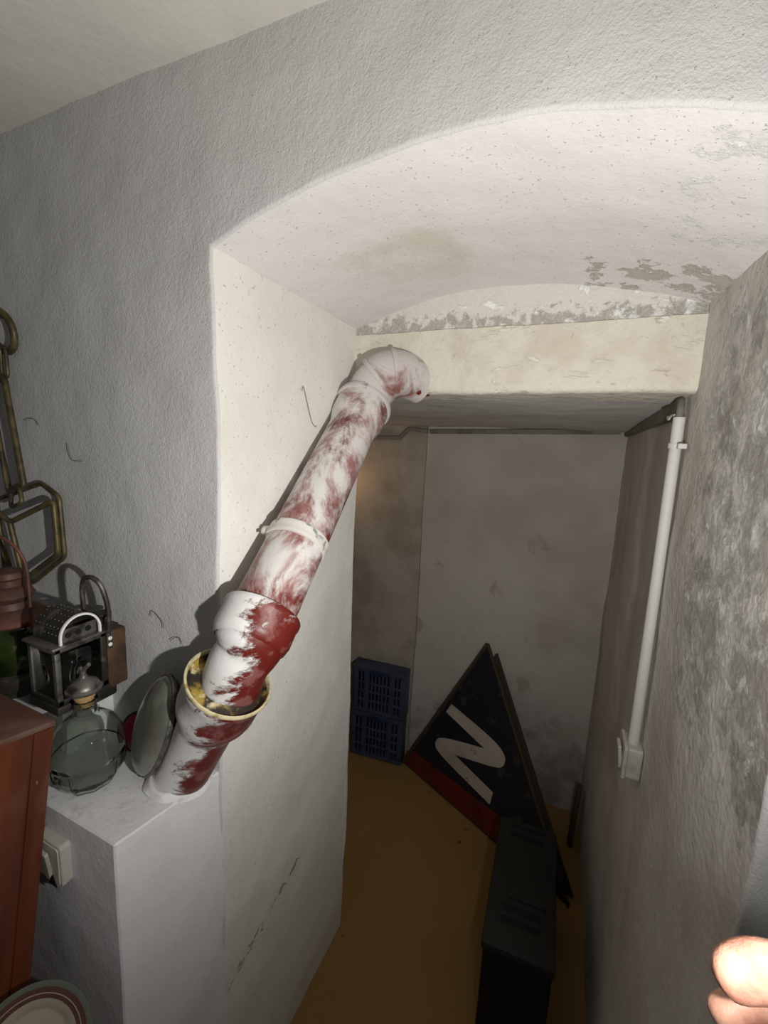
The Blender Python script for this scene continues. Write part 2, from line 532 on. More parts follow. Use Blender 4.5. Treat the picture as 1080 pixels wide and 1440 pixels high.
# face of the wall round the niche, with its rounded arris
def wall_front():
    v, f = [], []
    def add(p):
        v.append(wob(p)); return len(v)-1
    prof = []
    for k in range(6):
        a = k/5*math.pi/2
        prof.append((ER*(1-math.sin(a)) , FY + ER*(1-math.cos(a))))   # offset outward, y
    rings = []
    for e, y in prof[::1]:
        path = offset_path(e, y)
        rings.append([add((x, y, z)) for x, z in path])
    # prof goes from e=ER (face) to e=0 (reveal)
    for a, b in zip(rings, rings[1:]):
        for i in range(len(a)-1):
            f.append((a[i], a[i+1], b[i+1], b[i]))
    path = offset_path(ER)
    base = rings[0]
    # left block
    nl = 70
    cols = [[base[i] for i in range(111)]]
    for c in range(1, nl+1):
        x = XL-ER - (2.6+XL-ER)*(c/nl)**1.3
        cols.append([add((x, FY, path[i][1])) for i in range(111)])
    for a, b in zip(cols, cols[1:]):
        for i in range(110):
            f.append((a[i], b[i], b[i+1], a[i+1]))
    # above the springing, over the whole width
    nz = 18
    xs = [(c[-1], ) for c in cols]
    top_idx = []
    for c in cols[::-1]:
        top_idx.append(c[-1])
    top_idx += [base[i] for i in range(111, 111+91-1)]
    xs = []
    for i_ in top_idx:
        pass
    pts = []
    for c in range(nl, 0, -1):
        pts.append((XL-ER - (2.6+XL-ER)*(c/nl)**1.3, path[110][1]))
    pts += [path[i] for i in range(110, 110+91)]
    idx0 = [cols[c][-1] for c in range(nl, 0, -1)] + [base[i] for i in range(110, 110+91)]
    # right block columns
    nr = 14
    rc = [[base[200+i] for i in range(111)]]
    for c in range(1, nr+1):
        x = XR(FY)+ER + (1.2)*(c/nr)**1.3
        rc.append([add((x, FY, path[200+i][1])) for i in range(111)])
    for a, b in zip(rc, rc[1:]):
        for i in range(110):
            f.append((a[i], b[i], b[i+1], a[i+1]))
    for c in range(1, nr+1):
        pts.append((XR(FY)+ER+1.2*(c/nr)**1.3, path[200][1]))
        idx0.append(rc[c][0])
    rows = [idx0]
    for k in range(1, nz+1):
        rows.append([add((x, FY, z+(CEIL+.012-z)*k/nz)) for x, z in pts])
    for a, b in zip(rows, rows[1:]):
        for i in range(len(a)-1):
            f.append((a[i], a[i+1], b[i+1], b[i]))
    o = pyd('wall_front', v, f, M['wall'], smooth=True)
    bm = bmesh.new(); bm.from_mesh(o.data)
    bmesh.ops.recalc_face_normals(bm, faces=bm.faces)
    bm.to_mesh(o.data); bm.free()
    return struct(o, 'grey white pitted plaster wall around the arched niche')
wall_front()

JE = 1.238                   # far end of the left jamb
def f_left(u, t):
    y = FY+ER + (JE-FY-ER)*u
    return (XL, y, t*arch(XL, min(y, BY)))
grid('wall_left', f_left, 34, 110, M['reveal'], 'bright white plaster reveal left of the passage opening')
def f_jamb(u, t):
    z = .25 + .80*t
    w_ = min(1.0, (1-t)*6, t*5)
    return (XL+.004*math.sin(math.pi*u)-.030*u*u, JE-.004+.055*u*w_, z)
grid('trim_jamb', f_jamb, 8, 40, M['reveal'], 'thickened plaster edge low on the left jamb')
def f_vault(u, t):
    y = FY+ER + (BY+.02-FY-ER)*u
    x = XL + (XR(y)-XL)*t
    return (x, y, arch(x, y))
grid('ceiling_vault', f_vault, 36, 90, M['vault'], 'shallow arched plaster soffit of the niche')
def f_right(u, t):
    y = FY+ER + (BY-FY-ER)*u
    return (XR(y), y, t*arch(XR(y), y))
grid('wall_right', f_right, 36, 110, M['damp'], 'damp peeling plaster reveal on the right')
def xpass(y):
    return .208 - (y-BY)/(2.22-BY)*.050
SOF = lambda y: 1.953 - (y-BY)/(2.22-BY)*.056
grid('wall_right_passage', lambda u, t: (xpass(BY+1.2*u), BY+1.2*u, t*2.0), 50, 80, M['damp'], 'greyish plaster side wall of the passage beyond the lintel')
# lintel face, its rounded edge and the first stretch of soffit
def f_lintel(u, t):
    x = XL-.012 + (.225-XL)*u
    q = t*14
    if q < 8: return (x, BY, 2.118-(2.118-1.967)*q/8)
    if q < 10:
        a = (q-8)/2*math.pi/2
        return (x, BY+.014*(1-math.cos(a)), 1.967-.014*math.sin(a))
    y = BY+.014+(q-10)/4*.12
    return (x, y, SOF(y))
grid('trim_lintel', f_lintel, 90, 56, M['lintel'], 'cream plastered lintel beam over the passage opening')
grid('trim_lintel_ledge', lambda u, t: (XL-.012+(.225-XL)*u, BY+.02*t, 2.118), 60, 2, M['lintel'], 'narrow ledge along the top of the lintel')
grid('wall_tympanum', lambda u, t: (XL-.01+.875*u, BY+.005, 2.10+(arch(XL-.01+.875*u, BY)+.006-2.10)*t), 90, 16, M['tympanum'], 'crumbling arched strip of plaster between lintel and vault')
def f_soffit(u, t):
    y = BY+.13+(2.5-BY-.13)*u
    return (-2.2 + 2.45*t, y, SOF(y))
grid('ceiling_passage', f_soffit, 40, 70, M['soffit'], 'low grey plaster ceiling of the passage')
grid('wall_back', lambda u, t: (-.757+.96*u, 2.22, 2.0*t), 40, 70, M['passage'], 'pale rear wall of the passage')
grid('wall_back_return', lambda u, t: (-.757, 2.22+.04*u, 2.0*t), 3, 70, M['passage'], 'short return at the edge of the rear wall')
grid('wall_back_left', lambda u, t: (-2.2+1.46*u, 2.245, 2.0*t), 60, 70, M['passage_left'], 'brownish set-back wall behind the blue crates')
grid('wall_side_room', lambda u, t: (-2.2, 1.2+1.2*u, 2.0*t), 10, 20, M['passage_left'], 'far side wall of the room off the passage')
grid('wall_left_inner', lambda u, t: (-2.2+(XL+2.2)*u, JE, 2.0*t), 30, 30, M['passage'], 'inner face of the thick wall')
# the passage floor, and the floor of the front room
grid('floor', lambda u, t: (-2.6+4.0*u, -.8+3.2*t, .002*math.sin(9*u)), 60, 60, M['floor'], 'ochre concrete floor of the passage')
grid('ceiling', lambda u, t: (-2.6+4.0*u, -.8+(FY+.012+.8)*t, CEIL+.004), 60, 40, M['ceiling'], 'cream painted ceiling of the front room')

# masonry pier below the pipe
def pier():
    top = 1.086
    foot = [(-1.62, .436), (-.686, .433), (-.650, .660), (-1.62, .660)]
    bm = bmesh.new()
    b = [bm.verts.new((x, y, 0)) for x, y in foot]
    t = [bm.verts.new((x, y, top)) for x, y in foot]
    bm.faces.new(b[::-1]); bm.faces.new(t)
    for i in range(4):
        j = (i+1) % 4
        bm.faces.new((b[i], b[j], t[j], t[i]))
    bmesh.ops.bevel(bm, geom=[e for e in bm.edges], offset=.003, segments=1, affect='EDGES')
    bmesh.ops.subdivide_edges(bm, edges=[e for e in bm.edges if e.calc_length() > .05], cuts=22, use_grid_fill=True)
    for v in bm.verts:
        d = noise.noise_vector(v.co*5)*.002 + noise.noise_vector(v.co*22)*.0010
        v.co += d
    return struct(from_bm('wall_pier', bm, M['pier'], angle=25), 'white painted masonry pier under the pipe')
pier()

# ------------------------------------------------------------------ the pipe
pipe = thing('waste_pipe', 'thick red waste pipe smeared with white paint rising to the lintel', 'pipe', (0, 0, 0))
def curve_pts(p, n=6):
    """Catmull-Rom through the points"""
    p = [Vector(q) for q in p]
    out = []
    for i in range(len(p)-1):
        a = p[i-1] if i else p[0]*2-p[1]
        b, c = p[i], p[i+1]
        d = p[i+2] if i+2 < len(p) else p[-1]*2-p[-2]
        for k in range(n):
            t = k/n
            out.append(.5*((2*b)+(c-a)*t+(2*a-5*b+4*c-d)*t*t+(3*b-a-3*c+d)*t*t*t))
    out.append(p[-1])
    return out
B0, H1 = Vector((-.727, .600, 1.06)), Vector((-.578, .603, 1.345))
ax0 = (H1-B0).normalized()
Lh = (H1-B0).length
SEG = 48
lathe('lower_pipe', [(.054, 0), (.055, .12), (.057, Lh-.125), (.062, Lh-.108), (.074, Lh-.080), (.0775, Lh-.064), (.0785, Lh-.020), (.080, Lh-.018), (.081, Lh-.006), (.081, Lh), (.079, Lh), (.077, Lh-.006), (.074, Lh-.022), (.0, Lh-.030)],
      M['pipe_low'], pipe, SEG, axis_mtx(B0, ax0))
sr = lathe('seal_ring', [(.0795, Lh-.004), (.0835, Lh-.003), (.0850, Lh+.001), (.0840, Lh+.004), (.0805, Lh+.0045), (.0785, Lh+.002), (.0780, Lh-.004)],
      M['pale_ring'], pipe, SEG, axis_mtx(B0, ax0))
lathe('ring_bed', [(.0785, Lh-.003), (.070, Lh-.010), (.060, Lh-.009), (.052, Lh-.004), (.052, Lh-.016), (.077, Lh-.016)], M['yellow_ring'], sr, SEG, axis_mtx(B0, ax0))
S0, S1 = Vector((-.545, .650, 1.458)), Vector((-.582, 1.078, 1.849))
axs = (S1-S0).normalized()
# offset bend: leaves the ring upright and swings back into the line of the straight pipe
bp_ = curve_pts([H1-ax0*.03+Vector((.004, .012, 0)), H1+Vector((.014, .012, .035)), Vector((-.551, .626, 1.408)), S0-axs*.010], 6)
nb = len(bp_)
brad = []
for i in range(nb):
    t = i/(nb-1)
    brad.append(.0585 + .0145*min(1, max(0, (t-.52)/.33))**1.5)
tube('offset_bend', bp_, brad, M['pipe_low'], pipe, SEG)
lathe('collar', [(.066, -.05), (.072, -.045), (.0765, -.030), (.0770, .004), (.0790, .008), (.0790, .018), (.0765, .022), (.070, .021), (.066, .016)], M['pipe_low'], pipe, SEG, axis_mtx(S0, axs))
lathe('collar_seal', [(.0655, .017), (.072, .020), (.0725, .024), (.0665, .027), (.0645, .026)], M['yellow_ring'], pipe, SEG, axis_mtx(S0, axs))
Ls = (S1-S0).length
lathe('straight_pipe', [(.063, -.02), (.0645, .0), (.0635, Ls*.5), (.0625, Ls-.03), (.0635, Ls-.010), (.069, Ls+.012), (.0735, Ls+.030), (.0745, Ls+.078)],
      M['pipe'], pipe, SEG, axis_mtx(S0, axs))
lathe('socket_lip', [(.0742, Ls+.076), (.0795, Ls+.079), (.0815, Ls+.086), (.0795, Ls+.093), (.074, Ls+.096), (.068, Ls+.094), (.06, Ls+.085)],
      M['pipe_top'], pipe, SEG, axis_mtx(S0, axs))
# pipe clamp with its wall screw
C0 = S0+axs*(Ls*.33)
cl = lathe('clamp_band', [(.0640, -.015), (.0685, -.014), (.0695, -.009), (.0680, -.004), (.0680, .004), (.0695, .009), (.0685, .014), (.0640, .015)], M['clamp'], pipe, SEG, axis_mtx(C0, axs))
side = Vector((-1, 0, 0)); side = (side-axs*side.dot(axs)).normalized()
top = axs.cross(side)
if top.z < 0: top = -top
ear = C0 + side*.058 + top*.030
bm = bmesh.new()
bm_tube(bm, [ear-side*.014-top*.010, ear-side*.004+top*.006, ear+side*.008+top*.006, ear+side*.016-top*.002], [.010, .0105, .009, .007], 12)
from_bm('clamp_lug', bm, M['clamp'], cl, angle=50)
tube('clamp_screw', [ear+side*.01, Vector((XL-.006, (ear+side*.01).y, (ear+side*.01).z))], .004, M['grey_metal'], cl, 8)
# elbow that turns into the lintel
E0 = S1+axs*.080
ep = curve_pts([E0, E0+axs*.030, Vector((-.548, 1.165, 1.985)), Vector((-.508, 1.184, 2.002)), Vector((-.475, 1.215, 1.994)), Vector((-.450, 1.245, 1.978))], 6)
er = []
for i in range(len(ep)):
    t = i/(len(ep)-1)
    er.append(.0675 - .010*t*t)
tube('elbow', ep, er, M['pipe_top'], pipe, SEG)
for t in (.40, .58):
    i = int(t*(len(ep)-1))
    d = (ep[i+1]-ep[i-1]).normalized()
    lathe('elbow_rib', [(er[i]-.001, -.007), (er[i]+.004, -.006), (er[i]+.0055, 0), (er[i]+.004, .006), (er[i]-.001, .007)], M['pipe_top'], pipe, SEG, axis_mtx(ep[i], d))
tube('outlet_stub', [Vector((-.475, 1.185, 1.966)), Vector((-.446, 1.200, 1.962)), Vector((-.425, 1.225, 1.960))], [.020, .019, .016], M['red_pvc'], pipe, 20)
# plaster smeared round the foot of the pipe
bm = bmesh.new()
bm_lathe(bm, [(.053, .0), (.056, .016), (.061, .008), (.066, .003), (.069, -.001)], 40, axis_mtx(Vector((-.714, .600, 1.087)), Vector((.10, 0, 1))))
for v in bm.verts:
    v.co += noise.noise_vector(v.co*40)*.004
    v.co.y = min(v.co.y, .652)
from_bm('plaster_fillet', bm, M['pier'], pipe, smooth=True)

# ------------------------------------------------------------------ decanter
DX, DY, DZ = -.872, .510, 1.087
dec = thing('glass_decanter', 'clear faceted glass decanter with cork and metal cap on the white pier', 'decanter', (DX, DY, DZ), (0, 0, R(12)))
outer = [(0, 0), (.044, 0), (.047, .003), (.0635, .030), (.0680, .052), (.0690, .064), (.0665, .069), (.0675, .074), (.0670, .092), (.0620, .112), (.0510, .131), (.0360, .144), (.0240, .151), (.0205, .157), (.0200, .180), (.0225, .184)]
inner = [(.0170, .184), (.0165, .156), (.0215, .1485), (.034, .141), (.048, .128), (.0585, .110), (.0635, .091), (.0650, .064), (.0640, .052), (.0595, .031), (.042, .009), (0, .006)]
DSEG = 10
bm = bmesh.new()
rings = []
for r_, z_ in outer+inner:          # ten-sided towards the foot, round at the shoulder and neck
    k_ = max(0.0, min(1.0, (.085-z_)/.04))
    ring_ = []
    for j in range(60):
        a_ = 2*math.pi*j/60
        m_ = (a_ % (2*math.pi/DSEG)) - math.pi/DSEG
        flat_ = math.cos(math.pi/DSEG)/math.cos(m_)
        rr = r_*(1-k_+k_*flat_*1.03)
        ring_.append(bm.verts.new((rr*math.cos(a_), rr*math.sin(a_), z_)))
    rings.append(ring_)
for a_, b_ in zip(rings, rings[1:]):
    for j in range(60):
        bm.faces.new((a_[j], a_[(j+1) % 60], b_[(j+1) % 60], b_[j]))
bmesh.ops.remove_doubles(bm, verts=bm.verts, dist=1e-5)
from_bm('body', bm, M['glass'], dec, angle=24)
lathe('cork', [(0, .172), (.0155, .172), (.0163, .187), (.019, .189), (.0195, .203), (0, .203)], M['cork'], dec, 20)
cp = lathe('cap', [(.030, .203), (.032, .204), (.0325, .209), (.029, .212), (.029, .214), (.025, .221), (.014, .229), (.008, .232), (.007, .237), (0, .238)], M['grey_metal'], dec, 32)
bm = bmesh.new()
bm_tube(bm, [(0, 0, .234), (0, 0, .246)], .0055, 10)
bm_tube(bm, curve_pts([(-.012, 0, .240), (-.006, 0, .250), (0, 0, .246), (.006, 0, .252), (.016, 0, .262)], 4), .0042, 10)
from_bm('cap_lever', bm, M['grey_metal'], cp, angle=50)

# ------------------------------------------------------------------ round lens leaning on the pipe
ldir = Vector((.080, .030, .225)).normalized()
ln = Vector((-.40, -.84, .30)); ln = (ln - ldir*ln.dot(ldir)).normalized()
LC = Vector((-.801, .567, 1.094)) + ldir*.118
lens = thing('lamp_lens', 'dusty dark glass lamp lens leaning against the pipe foot', 'lens', LC)
lm = axis_mtx((0, 0, 0), ln, ldir)
prof = [(.1115, 0)]
for k in range(1, 11):
    a = k/10*math.pi/2
    prof.append((.1115*math.cos(a), .034*math.sin(a)))
prof[-1] = (0, .034)
SX = Matrix.Diagonal((1, .66, 1, 1))
lathe('glass_dome', prof, M['dusty_glass'], lens, 48, lm @ SX)
lathe('rim', [(.110, -.007), (.114, -.007), (.1155, -.004), (.1155, .001), (.114, .003), (.110, .003)], M['grey_metal'], lens, 48, lm @ SX)
lathe('backing', [(.108, -.008), (.100, -.020), (.070, -.028), (0, -.030)], M['dark_metal'], lens, 48, lm @ SX)

# crimson reflector peeping out behind the lens
rr_ = thing('red_reflector', 'small crimson glass reflector half hidden behind the dusty lens', 'reflector', (-.862, .612, 1.135), (0, 0, 0))
RM = axis_mtx((0, 0, 0), (.15, -.90, .32))
lathe('glass', [(.040, 0), (.030, .010), (.016, .015), (0, .0165)], M['red_backing'], rr_, 32, RM)
lathe('rim', [(.039, -.006), (.044, -.006), (.045, 0), (.043, .003), (.039, .002)], M['dark_metal'], rr_, 32, RM)

# ------------------------------------------------------------------ square lantern
struct(box('wall_ledge', (-1.60, .535, 1.080), (-1.000, .660, 1.205), M['pier'], bevel=.004), 'raised white painted ledge on the pier behind the cabinet')
X0, X1, Y0, Y1, Z0, Z1 = -.992, -.900, .476, .578, 1.262, 1.382
lan = thing('square_lantern', 'dark tin lantern with glazed square body, barrel top and hoop handle', 'lantern', (0, 0, 0))
bm = bmesh.new()
bm_box(bm, (X0-.004, Y0-.004, 1.244), (X1+.004, Y1+.004, Z0), .003)
bm_box(bm, (-1.02, .545, 1.205), (-.935, .622, 1.246), .006)
from_bm('base', bm, M['dark_metal'], lan, angle=35)
pw = .011
for (x, y) in ((X0, Y0), (X1-pw, Y0), (X1-pw, Y1-pw), (X0, Y1-pw)):
    box('corner_post', (x, y, Z0), (x+pw, y+pw, Z1), M['grey_metal'] if y == Y0 else M['dark_metal'], lan, .002)
for (x0_, x1_, y0_, y1_) in ((X0, X1, Y0, Y0+pw), (X0, X1, Y1-pw, Y1), (X0, X0+pw, Y0, Y1), (X1-pw, X1, Y0, Y1)):
    box('bottom_rail', (x0_-.001, y0_-.001, Z0-.001), (x1_+.001, y1_+.001, Z0+.011), M['dark_metal'], lan, .002)
    box('top_rail', (x0_-.001, y0_-.001, Z1-.009), (x1_+.001, y1_+.001, Z1+.001), M['grey_metal'], lan, .002)
box('roof_plate', (X0-.006, Y0-.006, Z1), (X1+.006, Y1+.006, Z1+.006), M['grey_metal'], lan, .002)
for nm, a, b in (('glass_pane', (X1-.006, Y0+pw, Z0+.011), (X1-.004, Y1-pw, Z1-.009)), ('glass_pane', (X0+pw, Y0+.004, Z0+.011), (X1-pw, Y0+.006, Z1-.009))):
    box(nm, a, b, M['glass'], lan, 0)
box('back_plate', (X0+.001, Y0+pw, Z0), (X0+.004, Y1-pw, Z1), M['dark_metal'], lan, 0)
lathe('burner_tube', [(0, 0), (.016, 0), (.016, .016), (.008, .022), (.008, .105), (0, .105)], M['grey_metal'], lan, 16, Matrix.Translation((-.945, .53, Z0)))
# barrel chimney, open towards the right
YC, ZB, RB = .528, Z1+.006, .040
def half_barrel(x0, x1, ro, ri, rise):
    v, f = [], []
    n = 24
    for x in (x0, x1):
        for r in (ro, ri):
            for k in range(n+1):
                a = math.pi*k/n
                v.append((x, YC+r*math.cos(a), ZB+rise*r/ro+r*.72*math.sin(a)) if False else (x, YC+r*math.cos(a), ZB+.012+r*math.sin(a)))
            v.append((x, YC-r, ZB)); v.append((x, YC+r, ZB))
    m = n+3
    order = [n+2]+list(range(n+1))+[n+1]
    def ring(q): return [q*m+i for i in order]
    o0, i0, o1, i1 = ring(0), ring(1), ring(2), ring(3)
    for k in range(len(order)-1):
        f.append((o0[k], o0[k+1], o1[k+1], o1[k]))
        f.append((i0[k], i1[k], i1[k+1], i0[k+1]))
        f.append((o1[k], o1[k+1], i1[k+1], i1[k]))
        f.append((o0[k], i0[k], i0[k+1], o0[k+1]))
    return v, f
v, f = half_barrel(-.990, -.902, RB, RB-.002, 0)
brl = pyd('barrel_roof', v, f, M['dark_metal'], lan)
v, f = half_barrel(-.903, -.8985, RB+.0012, RB-.0030, 0)
pyd('bright_edge', v, f, M['white_edge'], brl)
# rivet rows pressed into the barrel
bm = bmesh.new()
for i in range(7):
    for k in range(9):
        a = math.pi*(k+.5)/9
        bmesh.ops.create_icosphere(bm, subdivisions=1, radius=.0016, matrix=Matrix.Translation((-.985+i*.012, YC+RB*math.cos(a), ZB+.012+RB*math.sin(a))))
o = from_bm('pressed_dots', bm, M['grey_metal'], brl); o['kind'] = 'stuff'
# end wall with three round holes
bm = bmesh.new()
bm_box(bm, (-.912, YC-RB+.003, ZB), (-.909, YC+RB-.003, ZB+.026), 0)
from_bm('vent_plate', bm, M['grey_metal'], lan)
for k in (-1, 0, 1):
    lathe('vent_hole', [(0, 0), (.0062, 0), (.0062, .0012), (0, .0012)], M['case_dark'], lan, 16, axis_mtx((-.9092, YC+.020*k, ZB+.013), (1, 0, 0)))
box('inner_baffle', (-.99, YC-RB+.003, ZB+.026), (-.925, YC+RB-.003, ZB+.029), M['dark_metal'], lan, 0)
# brown lamp box on the wall side, handle and knob
sb = box('side_box', (-.985, .581, 1.246), (-.902, .626, 1.378), M['copper_box'], lan, .004)
hp = curve_pts([(-.905, .588, 1.366), (-.903, .589, 1.42), (-.906, .585, 1.462), (-.914, .580, 1.488), (-.930, .574, 1.500), (-.948, .570, 1.494), (-.957, .570, 1.466), (-.958, .572, 1.41)], 6)
hd = tube('hoop_handle', hp, .0052, M['dark_metal'], lan, 12)
box('handle_tab', (-.9035, .581, 1.340), (-.9, .593, 1.376), M['grey_metal'], hd, .001)
for z in (1.350, 1.364):
    lathe('rivet', [(.0045, 0), (.0045, .0015), (.003, .003), (0, .0034)], M['white_edge'], hd, 12, axis_mtx((-.9, .587, z), (1, 0, 0)))
lathe('filler_knob', [(0, 0), (.010, 0), (.006, .006), (.006, .018), (.015, .024), (.018, .027), (.018, .031), (0, .032)], M['dark_metal'], lan, 20, Matrix.Translation((-.945, .602, 1.378)))

# ------------------------------------------------------------------ round lantern with green glass
rl = thing('round_lantern', 'round lantern with green glass, tiered faded red cap and copper wire bail', 'lantern', (-1.165, .535, 1.244))
lathe('base', [(0, -.038), (.068, -.038), (.072, -.020), (.074, 0), (.074, .006), (.068, .010), (.060, .012), (0, .012)], M['dark_metal'], rl, 40)
lathe('glass', [(.058, .012), (.068, .035), (.070, .065), (.068, .095), (.062, .122), (.055, .128)], M['green_glass'], rl, 40)
lathe('cap', [(.066, .124), (.070, .128), (.070, .135), (.058, .148), (.040, .158), (.036, .172), (.044, .180), (.048, .186), (.040, .200), (.026, .208), (.026, .222), (.034, .228), (.030, .240), (.012, .248), (0, .249)], M['rusty_red'], rl, 40)
wp = []
for k in range(25):
    a = math.pi*k/24
    wp.append((.078*math.cos(a), -.02*math.sin(a), .250+.080*math.sin(a)**.6))
tube('bail', [(.078, .0, .12)]+wp+[(-.078, .0, .12)], .0035, M['rusty_red'], rl, 10)

# ------------------------------------------------------------------ brass chain and frame on the wall
ch = thing('brass_chain', 'tarnished brass chain links and open box frame hanging on the wall', 'chain', (0, 0, 0))
def loop(name, pts, r, parent, closed=True, material=None):
    out = []
    P_ = [Vector(p) for p in pts]
    n = len(P_)
    for i in range(n):
        a, b, c = P_[i-1], P_[i], P_[(i+1) % n]
        la, lc = (a-b).length, (c-b).length
        k = min(.014, la*.4, lc*.4)
        p0, p1 = b+(a-b).normalized()*k, b+(c-b).normalized()*k
        for q in range(5):
            t = q/4
            out.append(p0*(1-t)**2 + b*2*t*(1-t) + p1*t*t)
    return tube(name, out, r, material or M['brass'], parent, 10, closed=closed)
ring = []
for k in range(32):
    a = 2*math.pi*k/32
    ring.append((-1.300+.045*math.cos(a), .632-.008*math.sin(a), 2.030+.045*math.sin(a)))
tube('ring', ring, .0078, M['brass'], ch, 10, closed=True)
lathe('wall_hook', [(0, 0), (.006, 0), (.006, .03), (.010, .032), (0, .036)], M['dark_metal'], ch, 12, axis_mtx((-1.31, .655, 2.068), (0, -1, 0)))
loop('ring_connector', [(-1.318, .632, 1.995), (-1.290, .630, 1.995), (-1.288, .630, 1.925), (-1.316, .632, 1.925)], .0045, ch)
loop('long_link', [(-1.385, .634, 1.905), (-1.302, .628, 1.925), (-1.229, .614, 1.664), (-1.312, .622, 1.642)], .0074, ch)
loop('small_link', [(-1.300, .622, 1.655), (-1.247, .612, 1.670), (-1.222, .604, 1.628), (-1.278, .606, 1.610)], .0052, ch)
# box frame made of two six-sided loops joined by cross bars
front = [(-1.325, .592, 1.606), (-1.275, .600, 1.574), (-1.130, .622, 1.640), (-1.127, .622, 1.512), (-1.245, .606, 1.430), (-1.285, .600, 1.418)]
fr = loop('frame_front', front, .0066, ch)
back = [(-1.400, .634, 1.615), (-1.205, .640, 1.674), (-1.132, .636, 1.648), (-1.130, .638, 1.500), (-1.280, .640, 1.405), (-1.400, .638, 1.41)]
loop('frame_back', back, .0058, ch)
tube('frame_bar', [(-1.275, .600, 1.574), (-1.250, .606, 1.428)], .0066, M['brass'], ch, 10)
tube('frame_bar', [(-1.325, .592, 1.606), (-1.400, .634, 1.615)], .0058, M['brass'], ch, 10)

# ------------------------------------------------------------------ leaning wooden cabinet
cab = thing('wooden_cabinet', 'red varnished wooden cabinet with dusty top tilted beside the pier', 'cabinet', (-.850, .440, 1.274), (R(-8.8), 0, 0))
H = 1.29
box('carcass', (-.36, -.30, -H), (-.0, .0, -.012), M['mahogany'], cab, .003)
box('lid', (-.362, -.302, -.012), (.003, .003, .0), M['mahogany_top'], cab, .003)
box('stile', (.0, -.032, -H), (.003, -.0, -.012), M['mahogany'], cab, .001)

# ------------------------------------------------------------------ light switch on the pier
sw = thing('light_switch', 'grimy ivory light switch surface box on the dark side of the pier', 'switch', (-.855, .4335, .992))
def rrect(w_, h_, r_, n=5):
    out = []
    for cx, cy, a0 in ((w_/2-r_, h_/2-r_, 0), (-w_/2+r_, h_/2-r_, 90), (-w_/2+r_, -h_/2+r_, 180), (w_/2-r_, -h_/2+r_, 270)):
        for k in range(n+1):
            a = R(a0+90*k/n)
            out.append((cx+r_*math.cos(a), cy+r_*math.sin(a)))
    return out
FRONT = axis_mtx((0, 0, 0), (0, -1, 0), (1, 0, 0))
prism('back_box', rrect(.082, .088, .008), .020, M['switch'], sw, FRONT, .0015)
rk = prism('cover_plate', rrect(.074, .080, .007), .003, M['switch'], sw, FRONT @ Matrix.Translation((0, 0, .020)), .0008)
prism('rocker', rrect(.042, .055, .005), .007, M['switch'], sw, FRONT @ Matrix.Translation((-.006, 0, .023)) @ Matrix.Rotation(R(6), 4, 'X'), .001)
prism('broken_gap', [(.004, -.044), (.030, -.044), (.018, -.020)], .0012, M['case_dark'], sw, FRONT @ Matrix.Translation((0, 0, .0232)))

# ------------------------------------------------------------------ plate
PC = Vector((-.752, .312, .757))
pd_ = Vector((.55, -.55, .62)).normalized()
plate = thing('dinner_plate', 'cream plate with brown banded rim leaning at the foot of the cabinet', 'plate', PC)
pm = axis_mtx((0, 0, 0), pd_) @ Matrix.Scale(.83, 4)
lathe('well', [(0, .002), (.062, .002), (.067, .004), (.072, .009), (.084, .014), (.084, .010), (.060, -.004), (0, -.004)], M['plate_cream'], plate, 56, pm)
lathe('brown_band', [(.083, .0135), (.088, .0160), (.104, .021), (.104, .017), (.083, .0095)], M['plate_brown'], plate, 56, pm)
lathe('fine_line', [(.0925, .0182), (.0945, .0190), (.0945, .0194), (.0925, .0186)], M['plate_cream'], plate, 56, pm)
lathe('rim', [(.103, .0205), (.112, .0235), (.1145, .0235), (.1145, .021), (.103, .0165)], M['plate_teal'], plate, 56, pm)
st = thing('wooden_stool', 'low brown wooden stool carrying the plate', 'stool', (-.74, .27, 0))
box('seat', (-.07, -.10, .640), (.08, .06, .665), M['plank'], st, .004)
for sx in (-.055, .065):
    for sy in (-.085, .045):
        box('leg', (sx-.012, sy-.012, 0), (sx+.012, sy+.012, .640), M['plank'], st, .003)

# ------------------------------------------------------------------ conduits and switch on the right
tk = thing('cable_trunking', 'dusty grey cable trunking along the top of the passage walls', 'trunking', (0, 0, 0))
def band(name, a, b, h, d, nrm, material, parent, bevel=.003):
    """flat bar from a to b, h high, standing d off the wall along nrm"""
    a, b, nrm = Vector(a), Vector(b), Vector(nrm).normalized()
    x = (b-a); L_ = x.length; x.normalize()
    z = x.cross(nrm).normalized()
    if z.z < 0: z = -z
    y = z.cross(x)
    if y.dot(nrm) < 0: y = -y
    m = Matrix(((x.x, y.x, z.x, a.x), (x.y, y.y, z.y, a.y), (x.z, y.z, z.z, a.z), (0, 0, 0, 1)))
    return box(name, (0, 0, -h/2), (L_, d, h/2), material, parent, bevel, m)
band('wall_run', (-.742, 2.214, 1.868), (.128, 2.214, 1.898), .022, .018, (0, -1, 0), M['trunking'], tk)
bm = bmesh.new()
q = []
for (y_, zt_, zb_) in ((1.262, 1.951, 1.906), (1.30, 1.951, 1.903), (2.20, 1.898, 1.876)):
    xo = xpass(y_)+.004
    q.append([bm.verts.new((xo, y_, zt_)), bm.verts.new((xo-.020, y_, zt_)), bm.verts.new((xo-.020, y_, zb_)), bm.verts.new((xo, y_, zb_))])
for a_, b_ in zip(q, q[1:]):
    for j in range(4):
        bm.faces.new((a_[j], a_[(j+1) % 4], b_[(j+1) % 4], b_[j]))
bm.faces.new(q[0][::-1]); bm.faces.new(q[-1])
bmesh.ops.bevel(bm, geom=list(bm.edges), offset=.004, segments=2, affect='EDGES')
from_bm('side_run', bm, M['trunking'], tk, angle=40)
band('corner_run', (-.762, 2.236, 1.870), (-.868, 2.236, 1.879), .020, .018, (0, -1, 0), M['trunking'], tk)
